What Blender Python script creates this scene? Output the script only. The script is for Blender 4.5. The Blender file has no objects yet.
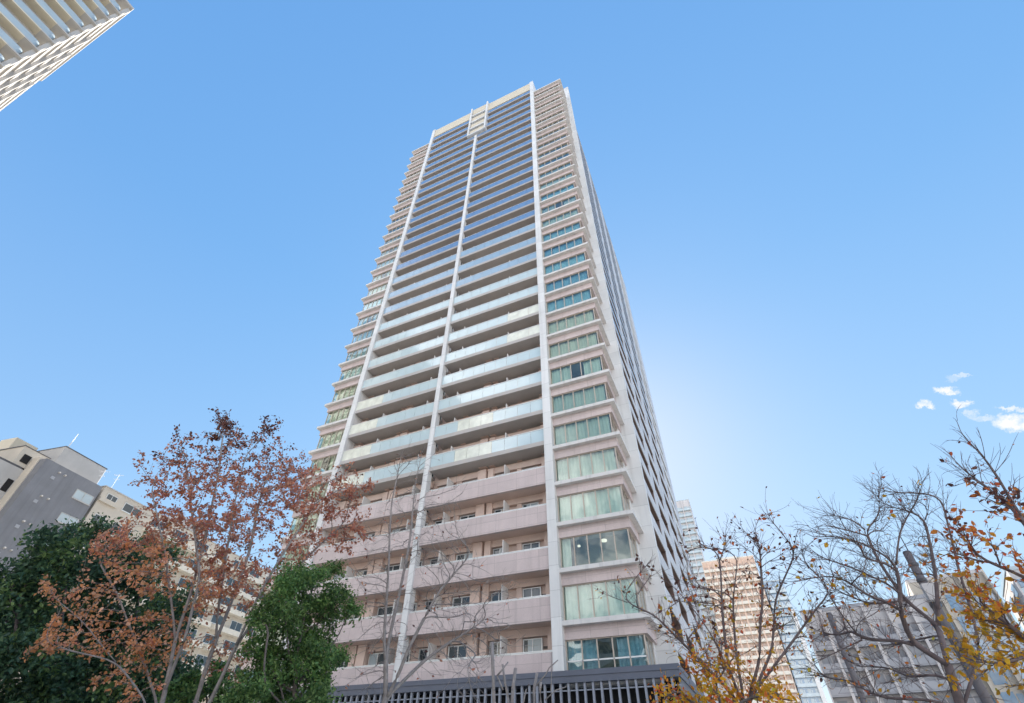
import bpy, math, random
import numpy as np
from mathutils import Vector, Matrix

random.seed(7)
rng = np.random.default_rng(11)
SC = bpy.context.scene
COL = SC.collection
R = math.radians

# ------------------------------------------------------------------ camera
FPX, YAW, PITCH, ROLL = 465.875, -0.425323, 0.695139, 0.013892
Z0 = 9.1                                     # height of the lowest full storey slab above the ground
CAM = np.array([4.2575, -28.4437, -7.4979 + Z0])
PPY = 44.156

def cam_axes():
    cy, sy, cp, sp = math.cos(YAW), math.sin(YAW), math.cos(PITCH), math.sin(PITCH)
    fwd = np.array([sy * cp, cy * cp, sp]); right = np.array([cy, -sy, 0.0]); up = np.cross(right, fwd)
    c, s = math.cos(ROLL), math.sin(ROLL)
    return right * c + up * s, -right * s + up * c, fwd
CR, CU, CF = cam_axes()
cd = bpy.data.cameras.new('camera'); cam = bpy.data.objects.new('camera', cd); COL.objects.link(cam)
cd.sensor_width = 36.0; cd.lens = FPX / 1024 * 36.0; cd.shift_y = PPY / 1024
cd.clip_start = 0.1; cd.clip_end = 8000
cam.matrix_world = Matrix(((CR[0], CU[0], -CF[0], CAM[0]), (CR[1], CU[1], -CF[1], CAM[1]), (CR[2], CU[2], -CF[2], CAM[2]), (0, 0, 0, 1)))
SC.camera = cam

def ray(px, py):
    v = CR * ((px - 512) / FPX) + CU * (-(py - 351.5 - PPY) / FPX) + CF
    return v / np.linalg.norm(v)
def at(px, py, D):
    """the world point seen at a pixel of the photograph, D metres away along the ground"""
    d = ray(px, py)
    return CAM + d * (D / math.hypot(d[0], d[1]))

# ------------------------------------------------------------------ light
SUN_AZ, SUN_EL = -9.0, 33.0
EXPOSURE = 2.0
sd = bpy.data.lights.new('sun', 'SUN'); sun = bpy.data.objects.new('sun', sd); COL.objects.link(sun)
sd.energy = 2.8; sd.angle = R(0.53); sd.color = (1.0, 0.93, 0.83)
sv = Vector((math.sin(R(SUN_AZ)) * math.cos(R(SUN_EL)), math.cos(R(SUN_AZ)) * math.cos(R(SUN_EL)), math.sin(R(SUN_EL))))
sun.rotation_euler = sv.to_track_quat('Z', 'Y').to_euler(); sun.location = (0, 200, 150)

W = bpy.data.worlds.new('World'); SC.world = W; W.use_nodes = True
wt = W.node_tree; wt.nodes.clear()

class NT:
    """tiny node-expression helper"""
    def __init__(s, tree): s.t = tree
    def n(s, typ, **kw):
        x = s.t.nodes.new(typ)
        for k, v in kw.items(): setattr(x, k, v)
        return x
    def put(s, sock, v):
        if isinstance(v, bpy.types.NodeSocket): s.t.links.new(v, sock)
        elif v is not None:
            try: sock.default_value = v
            except Exception: sock.default_value = tuple(v) + (1.0,)
    def m(s, op, a, b=None, c=None, clamp=False):
        x = s.n('ShaderNodeMath', operation=op); x.use_clamp = clamp
        for i, v in enumerate((a, b, c)):
            if v is not None: s.put(x.inputs[i], v)
        return x.outputs[0]
    def vm(s, op, a, b=None):
        x = s.n('ShaderNodeVectorMath', operation=op)
        s.put(x.inputs[0], a)
        if b is not None: s.put(x.inputs[1], b)
        return x.outputs['Value'] if op in ('DOT_PRODUCT', 'LENGTH') else x.outputs[0]
    def mix(s, f, a, b, blend='MIX'):
        x = s.n('ShaderNodeMix', data_type='RGBA', blend_type=blend)
        s.put(x.inputs[0], f); s.put(x.inputs[6], a); s.put(x.inputs[7], b)
        return x.outputs[2]
    def noise(s, vec, scale, detail=3, rough=0.55):
        x = s.n('ShaderNodeTexNoise'); x.inputs['Scale'].default_value = scale; x.inputs['Detail'].default_value = detail
        x.inputs['Roughness'].default_value = rough
        if vec is not None: s.put(x.inputs['Vector'], vec)
        return x.outputs
    def ramp(s, f, stops):
        x = s.n('ShaderNodeValToRGB'); e = x.color_ramp.elements
        while len(e) < len(stops): e.new(0.5)
        for i, (p, c) in enumerate(stops):
            e[i].position = p; e[i].color = tuple(c) + (1,) if len(c) == 3 else c
        s.put(x.inputs[0], f)
        return x.outputs[0]

w = NT(wt)
sky = w.n('ShaderNodeTexSky'); sky.sky_type = 'NISHITA'; sky.sun_disc = False
sky.sun_elevation = R(SUN_EL); sky.sun_rotation = R(SUN_AZ); sky.altitude = 100; sky.air_density = 1.0; sky.dust_density = 0.27; sky.ozone_density = 2.5
SKY_STRENGTH = 0.07
# soft shoulder so that the glow round the sun does not clip
sk = sky.outputs[0]
lum = w.vm('DOT_PRODUCT', sk, (0.25, 0.5, 0.25))
sh = w.m('DIVIDE', 1.0, w.m('MULTIPLY_ADD', lum, 0.10, 0.75))
sk2 = w.vm('MULTIPLY', sk, w.n('ShaderNodeCombineXYZ').outputs[0])
cx = sk2.node.inputs[1].links[0].from_node
for i in range(3): w.put(cx.inputs[i], sh)
sep = w.n('ShaderNodeSeparateXYZ'); w.put(sep.inputs[0], sk2)
spz = w.n('ShaderNodeSeparateXYZ'); w.put(spz.inputs[0], w.vm('NORMALIZE', w.n('ShaderNodeTexCoord').outputs['Generated']))
low_ = w.m('SUBTRACT', 1.0, w.m('MULTIPLY', spz.outputs[2], 1.35), clamp=True)      # paler towards the horizon
cmb = w.n('ShaderNodeCombineXYZ')
for i, (a_, e_) in enumerate(((0.932, 0.85), (0.979, 0.588), (1.09, 0.32))):
    x_ = w.m('POWER', w.m('MULTIPLY', sep.outputs[i], 0.1665), e_)
    x_ = w.m('MULTIPLY_ADD', x_, a_, w.m('MULTIPLY', low_, (.125, .058, 0.0)[i]))
    w.put(cmb.inputs[i], w.m('MULTIPLY', x_, 1 / (SKY_STRENGTH * 2 ** EXPOSURE)))
sk2 = cmb.outputs[0]
# a few small clouds low in the south-east, in the sky itself
tc = w.n('ShaderNodeTexCoord').outputs['Generated']
nz = w.noise(tc, 62.0, 7, 0.75)
nzv = w.vm('SUBTRACT', nz[1], (0.5, 0.5, 0.5))
fr = ray(975, 405); rt = ray(976, 405) - ray(974, 405); sx_ = np.linalg.norm(rt) / 2; rt = rt / np.linalg.norm(rt)
upv = ray(975, 404) - ray(975, 406); sy_ = abs(upv @ np.cross(rt, fr)) / 2; upv = np.cross(rt, fr)
sc_ = w.n('ShaderNodeVectorMath', operation='SCALE'); w.put(sc_.inputs[0], nzv); sc_.inputs['Scale'].default_value = 0.034
dirn = w.vm('NORMALIZE', tc)
dd = w.vm('ADD', dirn, sc_.outputs[0])
mask = None
for (px, py, a, b, st) in ((952, 390.5, 13, 4.6, 1.0), (931, 405.5, 10, 4.2, 1.0), (967, 403, 12.5, 3.8, 1.0), (975, 413, 9, 3.2, .5), (987, 418, 14, 2.8, .5), (1022, 423, 20, 8.5, 1.1), (1018, 409, 14, 2.3, .8), (968, 375, 14, 1.4, .45), (957, 378, 9, 3, .25), (1050, 424, 26, 10, 1.0)):
    q = ray(px - 6, py)
    du = w.m('DIVIDE', w.m('SUBTRACT', w.vm('DOT_PRODUCT', dd, tuple(rt)), float(q @ rt)), a * sx_)
    dv = w.m('DIVIDE', w.m('SUBTRACT', w.vm('DOT_PRODUCT', dd, tuple(upv)), float(q @ upv)), b * sy_)
    r2 = w.m('ADD', w.m('MULTIPLY', du, du), w.m('MULTIPLY', dv, dv))
    g = w.m('MULTIPLY', w.m('SUBTRACT', 1.35, r2, clamp=True), st)
    mask = g if mask is None else w.m('MAXIMUM', mask, g)
front = w.m('GREATER_THAN', w.vm('DOT_PRODUCT', dirn, tuple(fr)), 0.5)
mask = w.m('MULTIPLY', mask, front)
mask = w.m('MULTIPLY', mask, w.m('MULTIPLY_ADD', w.noise(tc, 70.0, 5, 0.65)[0], 2.6, -0.45, clamp=True), clamp=True)
CW = 1.05 / (SKY_STRENGTH * 2 ** EXPOSURE)
skc = w.mix(mask, sk2, (CW, CW, CW * 1.02, 1))
# bright clouds added behind the viewer, out of view, to light the shaded front
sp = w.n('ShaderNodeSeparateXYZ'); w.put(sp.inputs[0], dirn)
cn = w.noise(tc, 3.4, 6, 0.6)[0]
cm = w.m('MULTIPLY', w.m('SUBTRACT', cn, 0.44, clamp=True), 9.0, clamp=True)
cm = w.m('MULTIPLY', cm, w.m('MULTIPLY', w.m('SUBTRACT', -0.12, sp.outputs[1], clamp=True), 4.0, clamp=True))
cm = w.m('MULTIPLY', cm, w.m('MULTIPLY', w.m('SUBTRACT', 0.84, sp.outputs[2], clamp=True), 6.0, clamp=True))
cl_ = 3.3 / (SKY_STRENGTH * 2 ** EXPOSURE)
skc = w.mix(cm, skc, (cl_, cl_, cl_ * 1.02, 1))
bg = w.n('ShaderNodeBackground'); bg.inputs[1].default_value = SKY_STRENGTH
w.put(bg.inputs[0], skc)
wo = w.n('ShaderNodeOutputWorld'); wt.links.new(bg.outputs[0], wo.inputs[0])

SC.view_settings.view_transform = 'Standard'; SC.view_settings.look = 'None'
SC.view_settings.gamma = 1.0; SC.view_settings.use_curve_mapping = False
SC.view_settings.exposure = EXPOSURE
SC.render.engine = 'CYCLES'
try:
    SC.cycles.use_denoising = True; SC.cycles.max_bounces = 7; SC.cycles.diffuse_bounces = 4; SC.cycles.glossy_bounces = 3
    SC.cycles.transparent_max_bounces = 14; SC.cycles.caustics_reflective = False; SC.cycles.caustics_refractive = False
except Exception: pass

# ------------------------------------------------------------------ materials
def mat_pbr(name, col, rough=0.6, spec=0.4, var=0.10, scale=1.5, streak=0.0, fine=0.0, bump=0.0, metallic=0.0, ior=None, joints=None):
    m = bpy.data.materials.new(name); m.use_nodes = True; t = NT(m.node_tree)
    b = m.node_tree.nodes['Principled BSDF']
    pos = t.n('ShaderNodeNewGeometry').outputs['Position']
    f = t.noise(pos, scale, 4)[0]
    dark = tuple(c * (1 - var) for c in col); light = tuple(min(1, c * (1 + var)) for c in col)
    c = t.ramp(f, [(0.3, dark), (0.7, light)])
    if streak:                                   # rain streaks, drawn out down the wall
        mp = t.n('ShaderNodeMapping'); mp.inputs['Scale'].default_value = (2.2, 2.2, 0.10); t.put(mp.inputs['Vector'], pos)
        s = t.noise(mp.outputs[0], 1.0, 5, 0.65)[0]
        c = t.mix(t.m('MULTIPLY', t.m('SUBTRACT', s, 0.5, clamp=True), 4 * streak, clamp=True), c, tuple(x * 0.45 for x in col) + (1,))
    if fine:
        g = t.noise(pos, 18.0, 2)[0]
        c = t.mix(fine, c, t.ramp(g, [(0.35, tuple(x * 0.8 for x in col)), (0.65, tuple(min(1, x * 1.15) for x in col))]))
    if joints:                                   # panel joints and slight shifts of tone from panel to panel
        sp_ = t.n('ShaderNodeSeparateXYZ'); t.put(sp_.inputs[0], pos); jx, jz, jw = joints
        hx = t.m('DIVIDE', t.m('ADD', sp_.outputs[0], sp_.outputs[1]), jx); hz = t.m('DIVIDE', sp_.outputs[2], jz)
        ln = t.m('MAXIMUM', t.m('LESS_THAN', t.m('FRACT', hx), jw / jx), t.m('LESS_THAN', t.m('FRACT', hz), jw / jz))
        cv = t.n('ShaderNodeCombineXYZ'); t.put(cv.inputs[0], t.m('FLOOR', hx)); t.put(cv.inputs[1], t.m('FLOOR', hz))
        wn = t.n('ShaderNodeTexWhiteNoise'); t.put(wn.inputs[0], cv.outputs[0])
        c = t.mix(1.0, c, t.ramp(wn.outputs[0], [(0.0, (.93, .93, .93)), (1.0, (1.03, 1.03, 1.03))]), 'MULTIPLY')
        c = t.mix(t.m('MULTIPLY', ln, .38), c, tuple(x * 0.4 for x in col) + (1,))
    t.put(b.inputs['Base Color'], c)
    b.inputs['Roughness'].default_value = rough; b.inputs['Specular IOR Level'].default_value = spec; b.inputs['Metallic'].default_value = metallic
    if ior: b.inputs['IOR'].default_value = ior
    if bump:
        bp = t.n('ShaderNodeBump'); bp.inputs['Strength'].default_value = bump; bp.inputs['Distance'].default_value = 0.02
        t.put(bp.inputs['Height'], t.noise(pos, 30.0, 4)[0]); m.node_tree.links.new(bp.outputs[0], b.inputs['Normal'])
    return m

def mat_glass(name, tint, refl=1.0, ior=1.5, wob=0.04):
    m = bpy.data.materials.new(name); m.use_nodes = True; t = NT(m.node_tree); m.node_tree.nodes.clear()
    tr = t.n('ShaderNodeBsdfTransparent'); tr.inputs[0].default_value = tuple(tint) + (1,)
    gl = t.n('ShaderNodeBsdfGlossy'); gl.inputs['Roughness'].default_value = 0.015; gl.inputs[0].default_value = (refl, refl, refl, 1)
    geo = t.n('ShaderNodeNewGeometry')
    ca = t.m('ABSOLUTE', t.vm('DOT_PRODUCT', geo.outputs['Normal'], geo.outputs['Incoming']))
    f0 = ((ior - 1) / (ior + 1)) ** 2
    fres = t.m('MULTIPLY_ADD', t.m('POWER', t.m('SUBTRACT', 1.0, ca, clamp=True), 4.0), 1 - f0, f0, clamp=True)
    pos = t.n('ShaderNodeNewGeometry').outputs['Position']
    bp = t.n('ShaderNodeBump'); bp.inputs['Strength'].default_value = wob; bp.inputs['Distance'].default_value = 0.3
    t.put(bp.inputs['Height'], t.noise(pos, 0.9, 1)[0]); m.node_tree.links.new(bp.outputs[0], gl.inputs['Normal'])
    mx = t.n('ShaderNodeMixShader'); o = t.n('ShaderNodeOutputMaterial'); L = m.node_tree.links
    L.new(fres, mx.inputs[0]); L.new(tr.outputs[0], mx.inputs[1]); L.new(gl.outputs[0], mx.inputs[2]); L.new(mx.outputs[0], o.inputs[0])
    return m

def mat_leaf(name, stops, trans=0.5, rough=0.5, spec=0.3):
    m = bpy.data.materials.new(name); m.use_nodes = True; t = NT(m.node_tree)
    b = m.node_tree.nodes['Principled BSDF']; L = m.node_tree.links
    g = t.n('ShaderNodeNewGeometry')
    c = t.ramp(g.outputs['Random Per Island'], stops)
    f = t.noise(g.outputs['Position'], 2.2, 2)[0]
    c = t.mix(1.0, c, t.ramp(f, [(0.3, (0.62, 0.62, 0.62)), (0.7, (1.25, 1.25, 1.25))]), 'MULTIPLY')
    t.put(b.inputs['Base Color'], c); b.inputs['Roughness'].default_value = rough; b.inputs['Specular IOR Level'].default_value = spec
    tl = t.n('ShaderNodeBsdfTranslucent'); L.new(c, tl.inputs[0])
    mx = t.n('ShaderNodeMixShader'); mx.inputs[0].default_value = trans
    o = m.node_tree.nodes['Material Output']
    L.new(b.outputs[0], mx.inputs[1]); L.new(tl.outputs[0], mx.inputs[2]); L.new(mx.outputs[0], o.inputs[0])
    return m

M = dict(
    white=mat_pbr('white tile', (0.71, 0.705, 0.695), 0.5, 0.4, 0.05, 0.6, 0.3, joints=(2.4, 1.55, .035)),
    sidewall=mat_pbr('shaded white side tile', (0.58, 0.58, 0.60), 0.55, 0.35, 0.06, 0.6, 0.3, joints=(2.0, 1.55, .035)),  # white tile greyed: the side's shade is put into the colour
    slab=mat_pbr('pale painted slab', (0.66, 0.64, 0.62), 0.6, 0.3, 0.06, 0.8, 0.4),
    pink=mat_pbr('pink tile', (0.585, 0.49, 0.475), 0.55, 0.35, 0.07, 0.9, 0.3, 0.25, joints=(1.62, 0.775, .03)),
    pinkwall=mat_pbr('pink brown wall', (0.70, 0.545, 0.475), 0.7, 0.3, 0.08, 0.9, 0.05, 0.2),
    soffitdark=mat_pbr('shaded soffit paint', (0.39, 0.36, 0.345), 0.75, 0.2, 0.06, 0.8),  # same soffit on upper floors, its deeper shade put into the colour
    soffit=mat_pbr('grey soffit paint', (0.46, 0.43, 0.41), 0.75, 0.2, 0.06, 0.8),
    beige=mat_pbr('beige panel', (0.62, 0.55, 0.43), 0.6, 0.3, 0.05, 0.6, 0.05),
    frosted=mat_pbr('frosted glass', (0.50, 0.61, 0.635), 0.07, 0.55, 0.05, 0.7, 0, 0, 0, 0, 1.75),
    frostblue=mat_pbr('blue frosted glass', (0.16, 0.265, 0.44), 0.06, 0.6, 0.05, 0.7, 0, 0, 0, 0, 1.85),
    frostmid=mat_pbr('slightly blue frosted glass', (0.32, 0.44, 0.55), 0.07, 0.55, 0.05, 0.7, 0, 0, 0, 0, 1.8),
    frostreflect=mat_pbr('creamy reflection glass', (0.70, 0.71, 0.62), 0.10, 0.5, 0.12, 1.4, 0, 0, 0, 0, 1.6),  # creamy reflection of sunlit buildings put into the panel colour
    rail=mat_pbr('aluminium', (0.70, 0.71, 0.70), 0.35, 0.5, 0.05, 2.0, 0, 0, 0, 0.3),
    bronze=mat_pbr('beige window frame', (0.50, 0.43, 0.36), 0.45, 0.4, 0.05, 2.0),
    darkbronze=mat_pbr('dark frame', (0.10, 0.085, 0.075), 0.5, 0.4, 0.05, 2.0),
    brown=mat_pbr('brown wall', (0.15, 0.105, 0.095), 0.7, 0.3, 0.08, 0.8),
    charcoal=mat_pbr('charcoal metal', (0.115, 0.128, 0.165), 0.5, 0.4, 0.06, 1.0),
    slat=mat_pbr('grey slat metal', (0.27, 0.29, 0.34), 0.45, 0.4, 0.05, 1.0),
    black=mat_pbr('dark interior', (0.025, 0.024, 0.025), 0.8, 0.2, 0.1, 1.0),
    room=mat_pbr('room wall', (0.50, 0.46, 0.40), 0.9, 0.1, 0.05, 1.0),
    grey=mat_pbr('grey render', (0.215, 0.22, 0.24), 0.85, 0.2, 0.10, 0.5, 0.35, 0.15, 0.1),
    ltgrey=mat_pbr('light grey render', (0.46, 0.45, 0.44), 0.85, 0.2, 0.06, 0.7, 0.08, 0.1),
    cream=mat_pbr('cream render', (0.56, 0.51, 0.44), 0.85, 0.2, 0.06, 0.7, 0.12, 0.1),
    creamwhite=mat_pbr('cream white tile', (0.70, 0.66, 0.58), 0.7, 0.3, 0.05, 0.7, 0.05),
    upale=mat_pbr('pale stone', (0.50, 0.48, 0.455), 0.7, 0.3, 0.05, 0.7, 0.05),
    usoffit=mat_pbr('tan soffit', (0.68, 0.61, 0.48), 0.8, 0.2, 0.05, 0.7),
    utan=mat_pbr('tan render', (0.44, 0.385, 0.30), 0.8, 0.2, 0.06, 0.7, 0.05),
    orange=mat_pbr('salmon tile', (0.74, 0.57, 0.46), 0.7, 0.3, 0.08, 0.5, 0.05),
    palegrey=mat_pbr('pale grey concrete', (0.58, 0.56, 0.56), 0.85, 0.2, 0.07, 0.4, 0.10),
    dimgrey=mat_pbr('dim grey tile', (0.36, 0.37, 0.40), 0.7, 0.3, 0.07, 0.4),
    salmonwin=mat_pbr('salmon glazing', (0.50, 0.39, 0.33), 0.2, 0.5, 0.15, 0.5),  # one even pinkish tone for the salmon tower's windows
    drape=mat_pbr('drawn drape', (0.62, 0.58, 0.50), 0.35, 0.5, 0.10, 4.0),
    sheer=mat_pbr('sheer curtain', (0.70, 0.74, 0.76), 0.3, 0.5, 0.08, 4.0),
    window=mat_pbr('window glass', (0.05, 0.065, 0.075), 0.05, 0.6, 0.1, 0.5, 0, 0, 0, 0, 1.6),
    bluewin=mat_pbr('blue curtain wall', (0.12, 0.24, 0.38), 0.06, 0.6, 0.15, 0.3, 0, 0, 0, 0, 1.8),
    palewin=mat_pbr('pale window', (0.42, 0.50, 0.54), 0.08, 0.5, 0.1, 0.4, 0, 0, 0, 0, 1.6),
    concrete=mat_pbr('pole concrete', (0.17, 0.155, 0.16), 0.9, 0.2, 0.12, 3.0, 0.2, 0.2, 0.2),
    steel=mat_pbr('dark steel', (0.09, 0.09, 0.10), 0.5, 0.4, 0.1, 3.0),
    ground=mat_pbr('paved ground', (0.42, 0.40, 0.36), 0.9, 0.2, 0.18, 0.3, 0, 0.4, 0.2),
    road=mat_pbr('asphalt', (0.055, 0.055, 0.058), 0.9, 0.2, 0.15, 1.0, 0, 0.4, 0.2),
    bark=mat_pbr('grey bark', (0.20, 0.165, 0.15), 0.9, 0.15, 0.35, 6.0, 0, 0.4, 0.6),
    palebark=mat_pbr('pale bark', (0.34, 0.30, 0.28), 0.9, 0.15, 0.35, 6.0, 0, 0.4, 0.6),
    darkbark=mat_pbr('dark cherry bark', (0.21, 0.165, 0.16), 0.9, 0.15, 0.35, 6.0, 0, 0.4, 0.6),
    sky_line=mat_pbr('antenna metal', (0.72, 0.73, 0.75), 0.4, 0.5, 0.03, 2.0),
)
GLASS = mat_glass('window pane glass', (0.86, 0.92, 0.885), 1.0, 1.75)
GLASSB = mat_glass('bluish window pane glass', (0.76, 0.90, 0.92), 1.0, 1.95)
def mat_curtain(name, col):
    m = mat_pbr(name, col, 0.9, 0.1, 0.06, 1.2); return m
CURT = [mat_curtain('sage curtain', (0.62, 0.66, 0.60)), mat_curtain('pale green curtain', (0.70, 0.75, 0.68)), mat_curtain('cream curtain', (0.78, 0.74, 0.62)),
        mat_curtain('grey curtain', (0.50, 0.56, 0.56)), mat_curtain('blue grey blind', (0.42, 0.52, 0.58))]
def mat_emit(name, col, s):
    m = bpy.data.materials.new(name); m.use_nodes = True; t = NT(m.node_tree); m.node_tree.nodes.clear()
    e = t.n('ShaderNodeEmission'); e.inputs[0].default_value = tuple(col) + (1,); e.inputs[1].default_value = s
    o = t.n('ShaderNodeOutputMaterial'); m.node_tree.links.new(e.outputs[0], o.inputs[0]); return m
M['lamp'] = mat_emit('lit lamp', (1.0, 0.93, 0.80), 0.3)

# ------------------------------------------------------------------ mesh helpers
class MB:
    def __init__(s): s.v = []; s.f = []; s.mi = []
    def box(s, x0, x1, y0, y1, z0, z1, mi=0):
        b = len(s.v)
        s.v += [(x0, y0, z0), (x1, y0, z0), (x1, y1, z0), (x0, y1, z0), (x0, y0, z1), (x1, y0, z1), (x1, y1, z1), (x0, y1, z1)]
        s.f += [(b, b + 3, b + 2, b + 1), (b + 4, b + 5, b + 6, b + 7), (b, b + 1, b + 5, b + 4), (b + 1, b + 2, b + 6, b + 5), (b + 2, b + 3, b + 7, b + 6), (b + 3, b, b + 4, b + 7)]
        s.mi += [mi] * 6; return s
    def prism(s, pts, z0, z1, mi=0):
        b = len(s.v); n = len(pts)
        s.v += [(x, y, z0) for x, y in pts] + [(x, y, z1) for x, y in pts]
        s.f += [tuple(range(b + n - 1, b - 1, -1)), tuple(range(b + n, b + 2 * n))]
        s.f += [(b + i, b + (i + 1) % n, b + n + (i + 1) % n, b + n + i) for i in range(n)]
        s.mi += [mi] * (n + 2); return s
    def tube(s, pts, rad, n=8, mi=0, cap=True):
        pts = [np.array(p, float) for p in pts]; b0 = len(s.v)
        rad = [rad] * len(pts) if np.isscalar(rad) else rad
        for i, p in enumerate(pts):
            d = pts[min(i + 1, len(pts) - 1)] - pts[max(i - 1, 0)]; d /= max(1e-9, np.linalg.norm(d))
            a = np.cross(d, (0, 0, 1.0) if abs(d[2]) < 0.92 else (1.0, 0, 0)); a /= np.linalg.norm(a); c = np.cross(d, a)
            for k in range(n):
                th = 2 * math.pi * k / n; s.v.append(tuple(p + rad[i] * (a * math.cos(th) + c * math.sin(th))))
        for i in range(len(pts) - 1):
            for k in range(n):
                s.f.append((b0 + i * n + k, b0 + i * n + (k + 1) % n, b0 + (i + 1) * n + (k + 1) % n, b0 + (i + 1) * n + k)); s.mi.append(mi)
        if cap:
            s.f.append(tuple(b0 + k for k in range(n - 1, -1, -1))); s.mi.append(mi)
            e = b0 + (len(pts) - 1) * n; s.f.append(tuple(e + k for k in range(n))); s.mi.append(mi)
        return s
    def mesh(s, name, mats, smooth=False):
        me = bpy.data.meshes.new(name); me.from_pydata(s.v, [], s.f)
        for m in (mats if isinstance(mats, (list, tuple)) else [mats]): me.materials.append(m)
        if len(me.materials) > 1: me.polygons.foreach_set('material_index', s.mi)
        if smooth: me.polygons.foreach_set('use_smooth', [True] * len(me.polygons))
        me.update(); return me
    def build(s, name, mats, parent=None, smooth=False):
        return link(name, s.mesh(name, mats, smooth), parent)

def link(name, me, parent=None, loc=None):
    o = bpy.data.objects.new(name, me); COL.objects.link(o)
    if parent: o.parent = parent
    if loc is not None: o.location = loc
    return o
def tag(o, label=None, cat=None, group=None, kind=None):
    for k, v in (('label', label), ('category', cat), ('group', group), ('kind', kind)):
        if v: o[k] = v
    return o
def thing(name, label, cat, loc=(0, 0, 0), rz=0.0, group=None):
    o = bpy.data.objects.new(name, None); COL.objects.link(o); o.location = loc; o.rotation_euler = (0, 0, rz); o.empty_display_size = 0.3
    return tag(o, label, cat, group)

# ------------------------------------------------------------------ ground
def sheet(name, x0, x1, y0, y1, z, m):
    me = bpy.data.meshes.new(name); me.from_pydata([(x0, y0, z), (x1, y0, z), (x1, y1, z), (x0, y1, z)], [], [(0, 1, 2, 3)]); me.materials.append(m)
    return tag(link(name, me), kind='structure')
sheet('ground', -3000, 3000, -3000, 3000, 0.0, M['ground'])
sheet('road', -400, 400, -52, -44, 0.004, M['road'])

# ------------------------------------------------------------------ the tower
H = 3.1
KS = list(range(-1, 29))                     # 30 storeys with a slab each
ROOF = 29 * H
tower = thing('apartment_tower', 'tall pinkish apartment tower with stacked balconies and white vertical piers', 'building', (0, 0, Z0))
XL = -31.5
PR, PC, PL = (-5.83, -5.17), (-16.72, -16.26), (-27.3, -26.7)     # white piers across the front
BACK = 50.7

# masses behind the balconies
b = MB()
b.box(PL[1], PR[0], 1.72, BACK - 1.6, -Z0 + 0.05, ROOF + 2.3)
b.build('wall', M['pinkwall'], tower)
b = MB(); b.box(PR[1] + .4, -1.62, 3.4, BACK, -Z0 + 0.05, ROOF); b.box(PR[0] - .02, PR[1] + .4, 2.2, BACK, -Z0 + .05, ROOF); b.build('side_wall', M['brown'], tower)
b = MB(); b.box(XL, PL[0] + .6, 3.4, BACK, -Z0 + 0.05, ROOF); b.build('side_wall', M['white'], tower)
b = MB(); b.box(PR[1] - .05, -.7, 2.9, 3.4, -3.4, ROOF); b.box(XL + .7, PL[0] + .05, 2.9, 3.4, -3.4, ROOF); b.build('room_wall', M['room'], tower)

# piers and corner fins
for (x0, x1), z1, d in ((PR, 95.6, 3.35), (PC, 82.2, 0.55), (PL, 95.8, 3.35)):
    MB().box(x0, x1, -0.06, d, -3.2, z1).build('pier', M['white'], tower)
MB().box(-.75, .66, 3.36, 3.9, -3.4, 95.0).build('corner_fin', M['white'], tower)
MB().box(XL - .66, XL + .75, 3.36, 3.9, -3.4, 95.0).build('corner_fin', M['white'], tower)

# penthouse parapet and the framed balconies at its middle
FX0, FX1, FZ = -18.25, -14.55, 82.75
b = MB(); b.box(PL[1], FX0, 0.1, .45, 92.2, 95.6); b.box(FX1, PR[0], 0.1, .45, 92.2, 95.6); b.build('parapet', M['beige'], tower)
MB().box(PL[1], PR[0], .45, 3.3, 92.22, 92.5).build('roof_slab', M['soffit'], tower)
b = MB()
b.box(FX0, FX0 + .30, -.35, .5, FZ, 95.9); b.box(FX1 - .30, FX1, -.35, .5, FZ, 95.9); b.box(FX0 + .38, FX1 - .38, -.35, .5, FZ, FZ + .4)
for i in range(1, 4): b.box(FX0 + .38, FX1 - .38, -.25, 1.7, FZ + i * H - .1, FZ + i * H + .3)
fr = b.build('balcony_frame', M['white'], tower)
b = MB()
for i in range(4): b.box(FX0 + .38, FX1 - .38, -.05, .12, FZ + i * H + (.42 if i == 0 else .32), FZ + i * H + 2.45)
b.box(FX0 + .38, FX1 - .38, -.08, .5, 93.3, 95.6)
b.build('parapet', M['beige'], fr)

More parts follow.
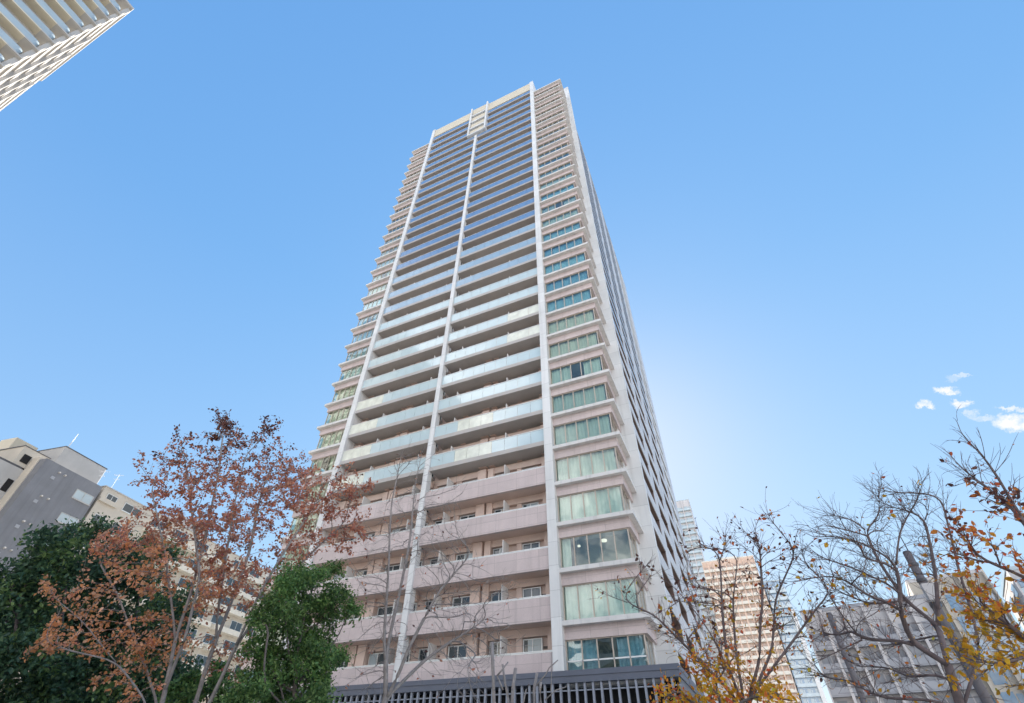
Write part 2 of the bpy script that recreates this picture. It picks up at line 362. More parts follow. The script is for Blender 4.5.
# corner bays with their windows: one set per storey, mirrored for the far corner
def bay_meshes(mir):
    o = {}
    def X(a, c):                               # the near bay spans -5.17 .. 0; the other is its mirror image
        if not mir: return (a, c)
        s = (PL[0] - XL) / 5.17
        return (XL - c * s, XL - a * s)
    b = MB(); b.box(*X(-5.17, 0.0), 0.0, 0.62, -.27, 0.0); b.box(*X(-.62, 0.0), 0.62, 3.36, -.27, 0.0); b.box(*X(-5.17, -.62), .62, 3.3, -.27, -.02)
    o['slab'] = b.mesh('window_bay', M['slab'])
    b = MB(); b.box(*X(-5.17, -.36), .36, .62, -.98, -.27); b.box(*X(-.62, -.36), .62, 3.36, -.98, -.27); o['beam'] = b.mesh('beam', M['pink'])
    b = MB(); b.box(*X(-5.10, -.58), .48, .5, 0.02, 2.12); b.box(*X(-.6, -.58), .5, 2.6, 0.02, 2.12)
    o['pane'] = b.mesh('pane', [GLASS])
    o['paneb'] = b.mesh('pane', [GLASSB])
    b = MB()
    for xm in (-5.14, -4.2, -3.29, -2.4, -1.5, -.58): b.box(*X(xm - .035, xm + .035), .44, .54, 0.0, 2.12)
    b.box(*X(-5.17, -.54), .44, .54, 2.06, 2.125); b.box(*X(-5.17, -.54), .44, .54, 0.0, .07)
    for ym in (1.5, 2.6): b.box(*X(-.63, -.56), ym - .035, ym + .035, 0, 2.12)
    b.box(*X(-.64, -.55), .54, 2.64, 2.06, 2.125)
    o['frame'] = b.mesh('frame', M['bronze'])
    b = MB(); b.box(*X(-5.17, -.56), .44, .54, .98, 1.06); o['transom'] = b.mesh('transom', M['rail'])
    b = MB(); b.box(*X(-.62, -.5), 2.66, 3.36, 0.0, 2.12); o['side'] = b.mesh('side_panel', M['white'])
    for nm, cover in (('full', [(-5.1, -.75)]), ('part', [(-5.1, -3.4), (-2.2, -.75)]), ('few', [(-5.1, -4.5)])):
        b = MB()
        for (a, c) in cover:
            n = int((c - a) / .07); base = len(b.v)
            for i in range(n + 1):
                x = a + (c - a) * i / n
                if mir: x = XL - x * (PL[0] - XL) / 5.17
                y = .70 + .035 * math.sin(i * 1.55) + .02 * math.sin(i * .63)
                b.v += [(x, y, .03), (x, y, 2.3)]
            for i in range(n): b.f.append((base + 2 * i, base + 2 * i + 2, base + 2 * i + 3, base + 2 * i + 1)); b.mi.append(0)
        o['curtain_' + nm] = b
    return o
BAYS = (bay_meshes(False), bay_meshes(True))
CURTM = {}
def curtain_mesh(bi, nm, ci):
    k = (bi, nm, ci)
    if k not in CURTM: CURTM[k] = BAYS[bi]['curtain_' + nm].mesh('curtain', CURT[ci], True)
    return CURTM[k]
for bi, B in enumerate(BAYS):
    for k in KS + [29]:
        r = link('window_bay', B['slab'], tower, (0, 0, k * H))
        if k > -1: link('beam', B['beam'], r)
        if k == 29: continue
        low = k == -1
        link('pane', B['paneb' if (low or 9 <= k <= 13 or k in (16, 19)) else 'pane'], r); link('frame', B['frame'], r); link('side_panel', B['side'], r)
        if low: link('transom', B['transom'], r)
        if k >= 19: cov, ci = 'few', 3
        elif k == 1 and bi == 0: cov, ci = 'few', 0
        elif k in (7, 8) and bi == 0: cov, ci = 'full', 2
        elif bi == 1 and k < 10: cov, ci = random.choice(['full', 'part']), 2
        else: cov, ci = (random.choice(['full', 'full', 'part']), random.choice([0, 1, 1, 3])) if k > 0 else (('full', 1) if k == 0 else ('part', 4))
        link('curtain', curtain_mesh(bi, cov, ci), r)

# balconies between the piers
def balcony_meshes(x0, x1, mir):
    """one storey of one half of the front: x0..x1, mirrored layout when mir"""
    o = {}
    def X(a, c):                               # metres from the pier at the flat's outer end
        return (x1 - c, x1 - a) if not mir else (x0 + a, x0 + c)
    Wd = x1 - x0
    b = MB(); b.box(x0, x1, .12, 1.72, .12, .36); o['slab_low'] = b.mesh('balcony', M['pinkwall'])
    b = MB(); b.box(x0, x1, .10, .32, .10, 1.50); o['wall_low'] = b.mesh('balustrade', M['pink'])
    b = MB(); b.box(x0, x1, .14, .20, 1.585, 1.63); b.box(x0, x1, .165, .175, 1.52, 1.585)
    for i in range(9): x = x0 + (i + .5) * Wd / 9; b.box(x - .02, x + .02, .15, .19, 1.5, 1.585)
    o['rail_low'] = b.mesh('handrail', M['rail'])
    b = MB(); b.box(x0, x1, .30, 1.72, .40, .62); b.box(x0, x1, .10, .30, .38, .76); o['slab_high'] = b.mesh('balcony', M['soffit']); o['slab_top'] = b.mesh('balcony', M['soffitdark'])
    n = 9; pw = Wd / n
    for key, mats, cre in (('glass', [M['frosted'], M['frostreflect']], 0), ('glass_reflect', [M['frosted'], M['frostreflect']], 4), ('glass_end', [M['frosted'], M['frostreflect']], 5), ('glassb', [M['frostblue'], M['frosted']], 0), ('glassm', [M['frostmid'], M['frosted']], 0)):
        b = MB()
        for i in range(n):
            mi = 0
            if cre == 4 and i in ((2, 3, 4) if not mir else (0, 1, 2)): mi = 1
            if cre == 5 and i in (6, 7, 8): mi = 1
            b.box(x0 + i * pw + .012, x0 + (i + 1) * pw - .012, .14, .165, .78, 1.90, mi)
        o[key] = b.mesh('balustrade', mats)
    b = MB(); b.box(x0, x1, .11, .19, 1.90, 1.955); o['rail_high'] = b.mesh('handrail', M['rail'])
    # back wall furniture: pilasters, lintel, partition board, windows
    b = MB(); b.box(*X(0, .75), 1.25, 1.72, .36, H + .1); b.box(*X(4.95, 5.45), 1.30, 1.72, .36, H + .1); b.box(*X(5.62, 6.35), 1.22, 1.72, .36, H + .1)
    b.box(*X(.75, 4.95), 1.42, 1.72, 2.72, H + .12); b.box(*X(6.35, Wd), 1.42, 1.72, 2.72, H + .12)
    b.box(*X(2.55, 2.95), 1.5, 1.72, .36, 2.72); b.box(*X(8.0, 8.5), 1.5, 1.72, .36, 2.72)
    o['pilaster'] = b.mesh('pilaster', M['pinkwall'])
    b = MB(); b.box(*X(3.52, 3.58), .45, 1.42, .5, 2.72); o['board'] = b.mesh('partition_board', M['slab'])
    b = MB(); b.box(*X(8.72, 8.78), .45, 1.42, .5, 2.72); o['board2'] = b.mesh('partition_board', M['slab'])
    o['windows'] = []
    for vi in range(5):
        ws = []
        for wi, (a, c) in enumerate(((1.25, 2.5), (3.75, 4.85), (6.5, 7.9), (8.95, min(10.2, Wd - .1)))):
            b = MB(); b.box(*X(a, c), 1.66, 1.70, .45, 2.66, 0)
            for q in (a, (a + c) / 2, c): b.box(*X(q - .035, q + .035), 1.60, 1.66, .45, 2.66, 1)
            b.box(*X(a, c), 1.61, 1.655, 2.60, 2.66, 1)
            cut = a + (c - a) * ((.5, .25, .8, .5, .62)[(vi + wi) % 5])
            if (vi * 3 + wi) % 4: b.box(*X(a + .04, cut - .04), 1.64, 1.652, .5, 2.6, 2)
            ws.append(b.mesh('sliding_window', [M['window'], M['rail'], (M['palewin'], M['drape'], M['window'], M['sheer'])[(vi * 2 + wi) % 4]]))
        o['windows'].append(ws)
    b = MB()
    for z in (1.7, 2.05): b.box(*X(.80, 1.18), 1.66, 1.715, z, z + .13)
    o['vent'] = b.mesh('vent_louvre', M['darkbronze'])
    b = MB(); b.box(*X(9.2, 9.9), .75, 1.15, .62, 1.22); b.box(*X(3.0, 3.45), 1.0, 1.4, .62, 1.5); o['unit'] = b.mesh('outdoor_unit', M['creamwhite'])
    return o
HALF = (balcony_meshes(PC[1], PR[0], False), balcony_meshes(PL[1], PC[0], True))
for hi, B in enumerate(HALF):
    for k in KS + [29]:
        lowf = k < 4
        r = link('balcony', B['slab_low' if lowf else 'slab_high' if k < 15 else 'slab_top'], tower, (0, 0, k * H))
        if lowf:
            link('balustrade', B['wall_low'], r); link('handrail', B['rail_low'], r)
        else:
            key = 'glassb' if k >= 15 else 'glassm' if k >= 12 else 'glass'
            if k < 12:
                if hi == 1 and k < 8: key = 'glass_reflect'
                if hi == 0 and k in (4, 5): key = 'glass_reflect'
                if hi == 0 and k in (8, 9): key = 'glass_end'
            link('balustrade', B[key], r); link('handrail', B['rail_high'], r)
        link('pilaster', B['pilaster'], r); link('partition_board', B['board'], r); link('partition_board', B['board2'], r)
        for me in B['windows'][random.randrange(5)]: link('sliding_window', me, r)
        if k < 2: link('vent_louvre', B['vent'], r)
        if random.random() < .55: link('outdoor_unit', B['unit'], r)

# long side to the right: loggias between white wall strips
OPEN = [(6.3, 15.8), (18.2, 24.2), (28.4, 35.0), (38.2, 45.0)]
b = MB(); ys = [3.9] + [v for o in OPEN for v in o] + [BACK]
for i in range(0, len(ys), 2): b.box(-1.62, 0.0, ys[i], ys[i + 1], -3.4, ROOF)
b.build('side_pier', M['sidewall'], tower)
b = MB(); b.box(-1.62, .05, 3.9, BACK, ROOF, ROOF + .5); b.box(-31.5, -1.62, 1.9, BACK, ROOF + .003, ROOF + .4); b.build('roof', M['slab'], tower)
loggia = []
for (y0, y1) in OPEN[:3]:
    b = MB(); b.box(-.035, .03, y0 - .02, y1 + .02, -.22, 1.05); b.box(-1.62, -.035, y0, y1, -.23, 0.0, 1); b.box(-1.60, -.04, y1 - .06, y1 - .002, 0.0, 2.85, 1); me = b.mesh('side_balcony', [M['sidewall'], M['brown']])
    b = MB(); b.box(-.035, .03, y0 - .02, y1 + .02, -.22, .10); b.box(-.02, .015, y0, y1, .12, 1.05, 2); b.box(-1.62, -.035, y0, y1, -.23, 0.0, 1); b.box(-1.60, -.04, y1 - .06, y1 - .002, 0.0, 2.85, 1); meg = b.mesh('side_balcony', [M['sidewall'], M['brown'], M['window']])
    b = MB(); b.box(-.03, .02, y0, y1, 1.10, 1.14); b2 = b.mesh('handrail', M['rail']); loggia.append((me, meg, b2))
b = MB()
for k in KS: b.box(-.16, .03, OPEN[3][0] - .02, OPEN[3][1] + .02, k * H - .22, k * H + 1.05)
b.build('side_parapet', M['white'], tower)
for me, meg, hr in loggia:
    for k in KS:
        r = link('side_balcony', meg if k >= 11 else me, tower, (0, 0, k * H)); link('handrail', hr, r)

# entrance canopy with its screen of upright slats
b = MB(); b.box(-27.6, 1.04, -.36, 3.3, -3.24, -2.92); b.box(-27.62, 1.06, -.40, 3.3, -2.92, -2.66); b.box(.6, 1.05, 3.3, 20, -3.24, -2.68)
cp = b.build('entrance_canopy', M['charcoal'], tower)
b = MB()
for i in range(62): x = -27.3 + i * .457; b.box(x - .055, x + .055, -.30, -.12, -8.2, -3.24)
for i in range(30): y = .3 + i * .457; b.box(.85, 1.0, y - .05, y + .05, -8.2, -3.24)
b.box(-27.5, 1.0, -.24, -.18, -3.62, -3.56); b.box(-27.5, 1.0, -.33, -.1, -8.4, -8.2)
b.build('slat_screen', M['slat'], cp)
b = MB(); b.box(-27.5, .7, .75, 3.2, -Z0 + .02, -3.26); b.box(-1.0, .7, 3.2, 40, -Z0 + .02, -3.45); b.build('lobby', M['black'], cp)

# two ceiling lamps burning in a room of the near corner
for (px, py, rr) in ((579.0, 546.0, .10), (604.0, 540.5, .20)):
    d = ray(px, py); s = (1.5 - CAM[1]) / d[1]; p = CAM + d * s
    t = thing('ceiling_lamp', 'small round lit lamp behind the corner window' if rr < .15 else 'larger round lit lamp behind the corner window', 'lamp', (p[0], p[1], p[2]))
    b = MB(); n = 14; b.prism([(rr * math.cos(2 * math.pi * i / n), rr * math.sin(2 * math.pi * i / n)) for i in range(n)], -.05, .05); b.build('lamp_shade', M['lamp'], t)
    b = MB(); b.tube([(0, 0, .05), (0, 0, 2 * H - .29 + Z0 - p[2])], .012, 6); b.build('lamp_stem', M['rail'], t)

# ------------------------------------------------------------------ other buildings
def windows_on(parent, rects, face, m_fr, m_gl, name='window'):
    """rects (a0,a1,z0,z1) along a wall; face(a0,a1,d0,d1,z0,z1)->box args, d outwards from the wall"""
    for (a0, a1, z0, z1) in rects:
        b = MB()
        for q in ((a0, a0 + .07, z0, z1), (a1 - .07, a1, z0, z1), (a0 + .07, a1 - .07, z0, z0 + .07), (a0 + .07, a1 - .07, z1 - .07, z1), ((a0 + a1) / 2 - .03, (a0 + a1) / 2 + .03, z0 + .07, z1 - .07)):
            b.box(*face(q[0], q[1], .0, .07, q[2], q[3]))
        b.box(*face(a0 - .05, a1 + .05, .0, .12, z0 - .10, z0))
        f = b.build(name, m_fr, parent)
        MB().box(*face(a0 + .07, a1 - .07, .0, .03, z0 + .07, z1 - .07)).build('pane', m_gl, f)

RZ = R(9)
gc = (-72.43, -5.66, 0)
gb = thing('grey_building', 'dark grey blank end wall with paired white vents and rooftop boxes', 'building', gc, RZ)
MB().box(-1.3, 0, 0, 7.95, 0, 33.6).build('end_wall', M['grey'], gb)
b = MB(); b.box(-1.302, -1.2, -.12, 0.0, 0, 33.62); b.box(-2.6, -1.302, -.1, 7.9, 0, 33.9)
b.build('corner_strip', M['cream'], gb)
MB().box(-14, -2.6, -12, 7.9, 0, 32.1).build('wall', M['ltgrey'], gb)
MB().box(-14, -2.62, -12.02, -.4, 32.1, 32.35).build('roof_edge', M['steel'], gb)
rb = MB().box(-8.5, -2.7, 2.3, 8.6, 32.1, 37.3).build('rooftop_box', M['ltgrey'], gb); MB().box(-8.6, -2.65, 2.25, 8.7, 37.3, 37.42).build('coping', M['steel'], rb)
rb = MB().box(-7.5, -2.75, -1.6, 1.6, 32.4, 34.9).build('rooftop_box', M['cream'], gb); MB().box(-7.6, -2.7, -1.7, 1.7, 34.9, 35.0).build('coping', M['steel'], rb)
MB().box(-12, -9, -.3, 2.6, 32.1, 38.2).build('rooftop_box', M['beige'], gb)
MB().box(-2.74, -2.69, -1.1, -.2, 32.9, 34.0).build('opening', M['black'], gb)
MB().box(-2.6, -2.57, -.9, -.2, 28.9, 30.5).build('opening', M['black'], gb)
FX = lambda a0, a1, d0, d1, z0, z1: (0 + d0, 0 + d1, a0, a1, z0, z1)
windows_on(gb, [(5.2, 7.7, 31.0 - .35, 31.9), (5.2, 7.7, 27.3, 28.5), (5.2, 7.7, 23.9, 25.1)], FX, M['ltgrey'], M['palewin'])
for (z, ys_) in ((32.66, (2.16, 2.92)), (29.2, (2.04, 2.9)), (25.8, (2.1, 2.92)), (22.46, (2.1, 2.89)), (19.1, (2.1, 2.9))):
    for y in ys_:
        b = MB(); b.tube([(0, y, z), (.12, y, z)], .13, 10); b.tube([(.12, y, z), (.2, y, z - .02), (.23, y, z - .1)], [.13, .11, .04], 10); b.build('vent_hood', M['ltgrey'], gb, True)
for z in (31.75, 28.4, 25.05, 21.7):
    MB().box(0, .06, 1.65, 2.1, z - .2, z + .2).build('wall_patch', M['dimgrey'], gb)  # small raised grey patch below a vent pair
# slim mast and television aerials on the roof
t = thing('roof_mast', 'thin white mast leaning over the grey building roof', 'mast', (0, 0, 0))
t.parent = None; p = Matrix.Rotation(RZ, 3, 'Z') @ Vector((-3.4, 2.9, 0)); t.location = (gc[0] + p.x, gc[1] + p.y, 37.42)
b = MB(); b.tube([(0, 0, 0), (0, .02, 2.6)], .05, 8); b.box(-.16, .16, -.16, .16, 0, .06); b.build('pole', M['sky_line'], t, True)

def aerial(px, py, D, h, label):
    q = at(px, py, D)
    t = thing('television_aerial', label, 'aerial', (q[0], q[1], q[2] - h), R(30), 'television aerials on the cream roof')
    MB().tube([(0, 0, 0), (0, 0, h)], .03, 6).build('mast', M['sky_line'], t)
    b = MB(); b.tube([(-.7, 0, h * .9), (.7, 0, h * .9)], .018, 5)
    for i in range(7): x = -.6 + i * .2; b.tube([(x, -.3 + .02 * i, h * .9), (x, .3 - .02 * i, h * .9)], .012, 4)
    b.build('antenna', M['sky_line'], t); b = MB()
    b.tube([(-.4, 0, h * .62), (.4, 0, h * .62)], .018, 5)
    for i in range(5): x = -.35 + i * .17; b.tube([(x, -.22, h * .62), (x, .22, h * .62)], .012, 4)
    b.build('antenna', M['sky_line'], t)

cb = thing('cream_building', 'long cream apartment block with window rows behind the red leaved tree', 'building', gc, RZ)
MB().box(-12, -.35, 8.5, 60, 0, 34.05).build('wall', M['cream'], cb)
MB().box(-12.1, -.25, 8.4, 60.1, 34.05, 34.2).build('roof_edge', M['ltgrey'], cb)
MB().box(-9, -3.5, 24, 30, 34.2, 37.2).build('rooftop_box', M['ltgrey'], cb)
MB().box(-.35, .0, 8.5, 11.2, 31.9, 32.5).build('ledge', M['cream'], cb)
FC = lambda a0, a1, d0, d1, z0, z1: (-.35 + d0, -.35 + d1, a0, a1, z0, z1)
rects = []
for i in range(7):
    z1 = 33.4 - i * 3.15
    rects += [(9.3, 10.9, z1 - 1.35, z1), (12.2, 15.2, z1 - 1.25, z1 - .05)]
    for j in range(8): rects.append((17.2 + j * 4.6, 20.0 + j * 4.6, z1 - 1.5, z1 - .05))
windows_on(cb, rects, FC, M['rail'], M['window'])
for i in range(7):
    for (a, c) in ((16.6, 35), (36, 56)):
        z1 = 33.4 - i * 3.15
        MB().box(-.35, .75, a, c, z1 - 2.55, z1 - 1.75).build('balcony', M['creamwhite'], cb)
aerial(106, 470, 84, 2.6, 'left aerial of the pair on the cream roof')
aerial(120, 474, 86, 2.4, 'right aerial of the pair on the cream roof')

# white tower high at the upper left
ut = thing('white_tower', 'white high rise whose corner reaches into the upper left sky', 'building', (-57.2, -36.95, 0))
TOP = 93.5
MB().box(-34, -1.3, -40, -1.6, 0, TOP - .4).build('wall', M['upale'], ut)
MB().box(-24, .0, -40, 0, TOP - .4, TOP).build('roof', M['upale'], ut)
MB().box(-34, -24, -40, -.6, TOP - 3.0, TOP - 2.6).build('roof', M['upale'], ut)
UP = [i for i in range(12, 30)]
b = MB()
for x in (-.45, -5.4, -10.3, -15.2, -20.1): b.box(x - .45, x + .0, -.45, .3 if x < -1 else .02, 0, TOP - .4 if x > -1 else TOP - 6)
for y in (-6.3, -12.2, -18.1): b.box(-.35, .02, y - .25, y + .25, 0, TOP - .4)
b.build('column', M['upale'], ut)
rub = MB(); rub.box(-34, -.0, -1.6, 0.0, -.22, 0.0); rub.box(-1.3, -.02, -40, -1.6, -.22, 0.0, 1); me_s = rub.mesh('balcony', [M['upale'], M['usoffit']])
rub = MB(); rub.box(-34, -.06, -.16, -.04, .0, 1.12); rub.box(-34, -.06, -.2, 0.0, 1.12, 1.2); me_b = rub.mesh('balustrade', M['upale'])
rub = MB()
for j in range(6):
    y1 = -.5 - j * 5.9
    n = 6; arc = [(-.1 - .55 * (1 - math.cos(i * math.pi / 2 / n)), y1 - .55 + .55 * math.sin(i * math.pi / 2 / n)) for i in range(n + 1)]
    inner = [(x - .14, y - .1) for x, y in arc[::-1]]
    rub.prism([(-.1, y1 - 5.0)] + arc + inner + [(-.24, y1 - 5.0)], 0, 1.15)
me_g = rub.mesh('balustrade', M['palewin'])
rub = MB()
for j in range(6):
    for q in range(3): rub.box(-1.3, -1.24, -1.9 - j * 5.9 - q * 1.55 - 1.3, -1.9 - j * 5.9 - q * 1.55, .15, 2.3)
me_w = rub.mesh('window_band', M['window'])
rub = MB()
for j in range(7): rub.box(-3.6 - j * 4.6, -1.9 - j * 4.6, -1.6, -1.55, .1, 2.2)
me_w2 = rub.mesh('window_band', M['utan'])
for i in UP:
    r = link('balcony', me_s, ut, (0, 0, i * H))
    link('balustrade', me_b, r); link('balustrade', me_g, r); link('window_band', me_w, r); link('window_band', me_w2, r)

# far towers on the right
def block(name, label, loc, rz, wx, dy, h, wallm, bandm, winm, fh=3.1, nx=6, bands=True, roofbox=True, lowest=2, ny=None, cols=True):
    """an apartment block: front on -y; balcony bands per storey, windows behind, columns between flats"""
    t = thing(name, label, 'building', loc, rz)
    MB().box(0, wx, 0, dy, 0, h).build('wall', wallm, t)
    MB().box(-.1, wx + .1, -.1, dy + .1, h, h + .5).build('parapet', bandm, t)
    ns = int(h / fh)
    bm_ = MB(); bm_.box(.15, wx - .15, -1.0, -.0, -.15, .05); bm_.box(.15, wx - .15, -1.05, -.95, .05, 1.0)
    mb = bm_.mesh('balcony', bandm)
    wm = MB()
    pw = wx / nx
    for j in range(nx): wm.box(j * pw + .5, j * pw + pw * .62, -.05, .03, .15, 2.35); wm.box(j * pw + pw * .68, (j + 1) * pw - .35, -.05, .03, .9, 2.1)
    mw = wm.mesh('window_row', winm)
    sm = MB(); ny = ny or max(2, int(dy / 5)); py_ = dy / ny
    for j in range(ny): sm.box(wx - .03, wx + .05, j * py_ + 1.0, j * py_ + py_ * .6, .9, 2.2); sm.box(-.05, .03, j * py_ + 1.0, j * py_ + py_ * .6, .9, 2.2)
    ms = sm.mesh('window_row', winm)
    for i in range(lowest, ns):
        z = i * fh
        if bands: link('balcony', mb, t, (0, 0, z))
        link('window_row', mw, t, (0, 0, z)); link('window_row', ms, t, (0, 0, z))
    if cols:
        c = MB()
        for j in range(nx + 1): c.box(max(0, j * pw - .18), min(wx, j * pw + .18), -1.15, -.003, 0, h)
        c.build('column', wallm, t)
    if roofbox:
        MB().box(wx * .3, wx * .7, dy * .3, dy * .7, h + .5, h + 3.6).build('rooftop_box', bandm, t)
    return t
block('slim_tower', 'pale slim tower just behind the right edge of the pinkish tower', (-14, 221, 0), 0, 11.5, 16, 121.5, M['palegrey'], M['palewin'], M['palewin'], 3.3, 3, True, False, 12)
block('salmon_tower', 'salmon tiled apartment tower with cream balcony bands between branches', (-3.0, 196.3, 0), 0, 21.3, 24, 78.7, M['orange'], M['creamwhite'], M['salmonwin'], 2.85, 9, True, True, 3)
t = block('blue_glass_tower', 'narrow blue glass tower with a white edge strip', (18.9, 196.6, 0), 0, 7.5, 16, 67.5, M['bluewin'], M['palewin'], M['palewin'], 3.0, 3, True, False, 2, cols=False)
MB().box(6.4, 7.8, -1.4, .1, 0, 56).build('edge_strip', M['white'], t)
block('grey_block', 'broad pale grey block with dark window columns behind bare branches', (14.0, 61.5, 0), R(-10), 16.5, 14, 22.6, M['palegrey'], M['dimgrey'], M['dimgrey'], 2.9, 6, True, False, 1)
block('beige_block', 'beige topped block rising behind the concrete pole', (29.5, 62.0, 0), R(-12), 9, 12, 25.6, M['cream'], M['palegrey'], M['bluewin'], 3.0, 3, False, False, 1)
block('blue_office', 'blue glazed office with pale mullions at the far right', (39.5, 57.0, 0), R(-14), 22, 14, 24.5, M['palegrey'], M['palewin'], M['bluewin'], 3.0, 9, True, False, 1)
# across the street behind the viewer: mirrored in the lower windows
for (x, wx, h, lab, wm_, bm2) in ((-46, 34, 24, 'cream apartment block across the street with pale balconies', M['creamwhite'], M['white']), (-6, 30, 30, 'white apartment block across the street from the entrance canopy', M['white'], M['creamwhite']), (32, 36, 21, 'low cream block across the street at its right end', M['creamwhite'], M['white'])):
    block('apartment_block', lab, (x + wx, -62, 0), math.pi, wx, 14, h, wm_, bm2, M['window'], 3.0, 8, True, False, 1)

# ------------------------------------------------------------------ poles
def pole(px, py, D, r, label, name='utility_pole', fittings=True):
    q = at(px, py, D)
    t = thing(name, label, 'pole', (q[0], q[1], 0))
    h = q[2]
    MB().tube([(0, 0, 0), (0, 0, h * .5), (0, 0, h)], [r * 1.25, r * 1.1, r], 16).build('shaft', M['concrete'], t, True)
    MB().tube([(0, 0, h), (0, 0, h + .04)], [r * 1.04, r * .9], 16).build('cap', M['steel'], t)
    if fittings:
        for z in (h - .35, h - .75, h - 1.35):
            MB().tube([(0, 0, z), (0, 0, z + .07)], r * 1.22, 16).build('band', M['steel'], t)
        b = MB(); b.box(-.13, .13, -r - .16, -r, h - 1.25, h - .85); b.build('junction_box', M['palegrey'], t)
        MB().tube([(.05, 0, h + .04), (.05, 0, h + .5)], .012, 6).build('spike', M['steel'], t)
    return t
pole(907, 553, 16, .092, 'thick dark concrete pole with bands and junction box among branches')
pole(829, 614, 24, .105, 'plain dark pole standing before the pale grey block', fittings=False)

# ------------------------------------------------------------------ trees
def colonize(seeds, attr, step, infl, kill, iters=160, up=0.12, wob=0.18, bent_ok=.75):
    """space colonisation; seeds: list of polylines (lists of points) already grown. Returns P, parent, list of fixed radii"""
    P, par = [], []
    for line in seeds:
        base = line[0]
        j0 = -1
        if P:
            A = np.array(P); dd_ = np.linalg.norm(A - np.array(base), axis=1); j0 = int(dd_.argmin())
        pts = [np.array(p, float) for p in line]; prev = j0
        if j0 >= 0: pts[0] = P[j0]
        start = 1 if j0 >= 0 else 0
        if start == 0: P.append(pts[0]); par.append(-1); prev = 0
        for a, c in zip(pts[:-1], pts[1:]):
            n = max(1, int(np.linalg.norm(c - a) / step))
            side = rng.normal(0, .012, 3)
            for i in range(1, n + 1):
                P.append(a + (c - a) * i / n + side * math.sin(i / n * math.pi) * np.linalg.norm(c - a)); par.append(prev); prev = len(P) - 1
    attr = np.array(attr); alive = np.ones(len(attr), bool)
    near = np.full(len(attr), 1e9); who = np.zeros(len(attr), int); done = 0
    kids = {}; tries = np.zeros(len(attr), int)
    for it in range(iters):
        A = np.array(P[done:])
        if len(A):
            for s0 in range(0, len(A), 400):
                D_ = np.linalg.norm(attr[:, None, :] - A[None, s0:s0 + 400], axis=2); m = D_.min(1); a = D_.argmin(1)
                u = m < near; near[u] = m[u]; who[u] = a[u] + done + s0
        done = len(P)
        alive &= near > kill
        act = alive & (near < infl)
        if not act.any():
            if not alive.any(): break
            act = alive & (near <= near[alive].min() + step)
        tries[act] += 1; alive &= tries < 40
        w_ = who[act]; d = attr[act] - np.array([P[i] for i in w_]); d /= np.linalg.norm(d, axis=1)[:, None]
        new = 0
        order = np.argsort(w_); w_s = w_[order]; d_s = d[order]; uq, st = np.unique(w_s, return_index=True)
        for i, n_ in enumerate(uq):
            v = d_s[st[i]: (st[i + 1] if i + 1 < len(uq) else None)].sum(0); v /= max(1e-6, np.linalg.norm(v))
            if par[n_] >= 0:
                o = P[n_] - P[par[n_]]; o = o / max(1e-6, np.linalg.norm(o)); v = v + .55 * o
                if float(v @ o) < .6 * np.linalg.norm(v):       # no hairpin bends: points behind the tip are left out
                    mine = np.where(act & (who == n_))[0]; dm = attr[mine] - P[n_]; dm /= np.linalg.norm(dm, axis=1)[:, None]
                    back = dm @ o < .15; bent = bent_ok < rng.random()
                    if bent: alive[mine[back]] = False
                    if bent and back.all(): continue
                    v = v + .7 * o
            if bent_ok < .5 and v[2] < -.05 * np.linalg.norm(v):       # upright growers do not dive for points below them
                mine = np.where(act & (who == n_))[0]; dm = attr[mine] - P[n_]; dm /= np.linalg.norm(dm, axis=1)[:, None]
                alive[mine[dm[:, 2] < -.1]] = False
                continue
            v = v + rng.normal(0, wob, 3) + np.array([0, 0, up]); v /= np.linalg.norm(v)
            if v[2] < -.2: v[2] *= .6; v /= np.linalg.norm(v)
            q = P[n_] + v * step
            if kids.get(n_, 0) >= 3: 
                alive[act] &= ~(who[act] == n_); continue
            kids[n_] = kids.get(n_, 0) + 1
            P.append(q); par.append(int(n_)); new += 1
        if not new: break
    return np.array(P), np.array(par)

def tree_mesh(P, par, r_tip, r_base, expo=2.4, sides=6):
    n = len(P); ch = [[] for _ in range(n)]
    for i, p in enumerate(par):
        if p >= 0: ch[p].append(i)
    # nodes may be attached to later ones (seed joins), so order by depth
    order = []; stack = [i for i in range(n) if par[i] < 0]
    while stack:
        i = stack.pop(); order.append(i); stack += ch[i]
    val = np.zeros(n)
    for i in reversed(order): val[i] = 1.0 if not ch[i] else sum(val[c] for c in ch[i])
    root = max(val); e = math.log(max(1.5, root)) ; k = math.log(r_base / r_tip) / e
    rad = r_tip * val ** k
    # chains
    b = MB()
    heads = [(i, None) for i in range(n) if par[i] < 0]
    while heads:
        i, pre = heads.pop(); line = [] ; rr = []
        if pre is not None: line.append(P[pre]); rr.append(min(rad[pre], rad[i] * 1.15))
        j = i
        while True:
            line.append(P[j]); rr.append(rad[j])
            if not ch[j]: break
            c = max(ch[j], key=lambda q: val[q])
            for q in ch[j]:
                if q != c: heads.append((q, j))
            j = c
        if len(line) < 2: continue
        pts = [np.array(p) for p in line]
        if len(pts) > 3:                                   # relax the zig-zag
            for _ in range(2):
                pts = [pts[0]] + [(pts[t - 1] + 2 * pts[t] + pts[t + 1]) / 4 for t in range(1, len(pts) - 1)] + [pts[-1]]
        rr[-1] *= .6
        b.tube(pts, rr, sides if max(rr) > 4 * r_tip else 4)
    return b, rad, val, ch

def ballpts(blobs, frac=1.0, flat=1.0):
    out = []
    for bl in blobs:
        px, py, rp, D, n = bl[:5]
        c = at(px, py, D); r = rp * np.linalg.norm(at(px + 1, py, D) - c)
        v = rng.normal(size=(n, 3)); v /= np.linalg.norm(v, axis=1)[:, None]; v *= (rng.random(n) ** (1 / 2.2))[:, None] * r
        out.append(c + v)
    return np.concatenate(out)

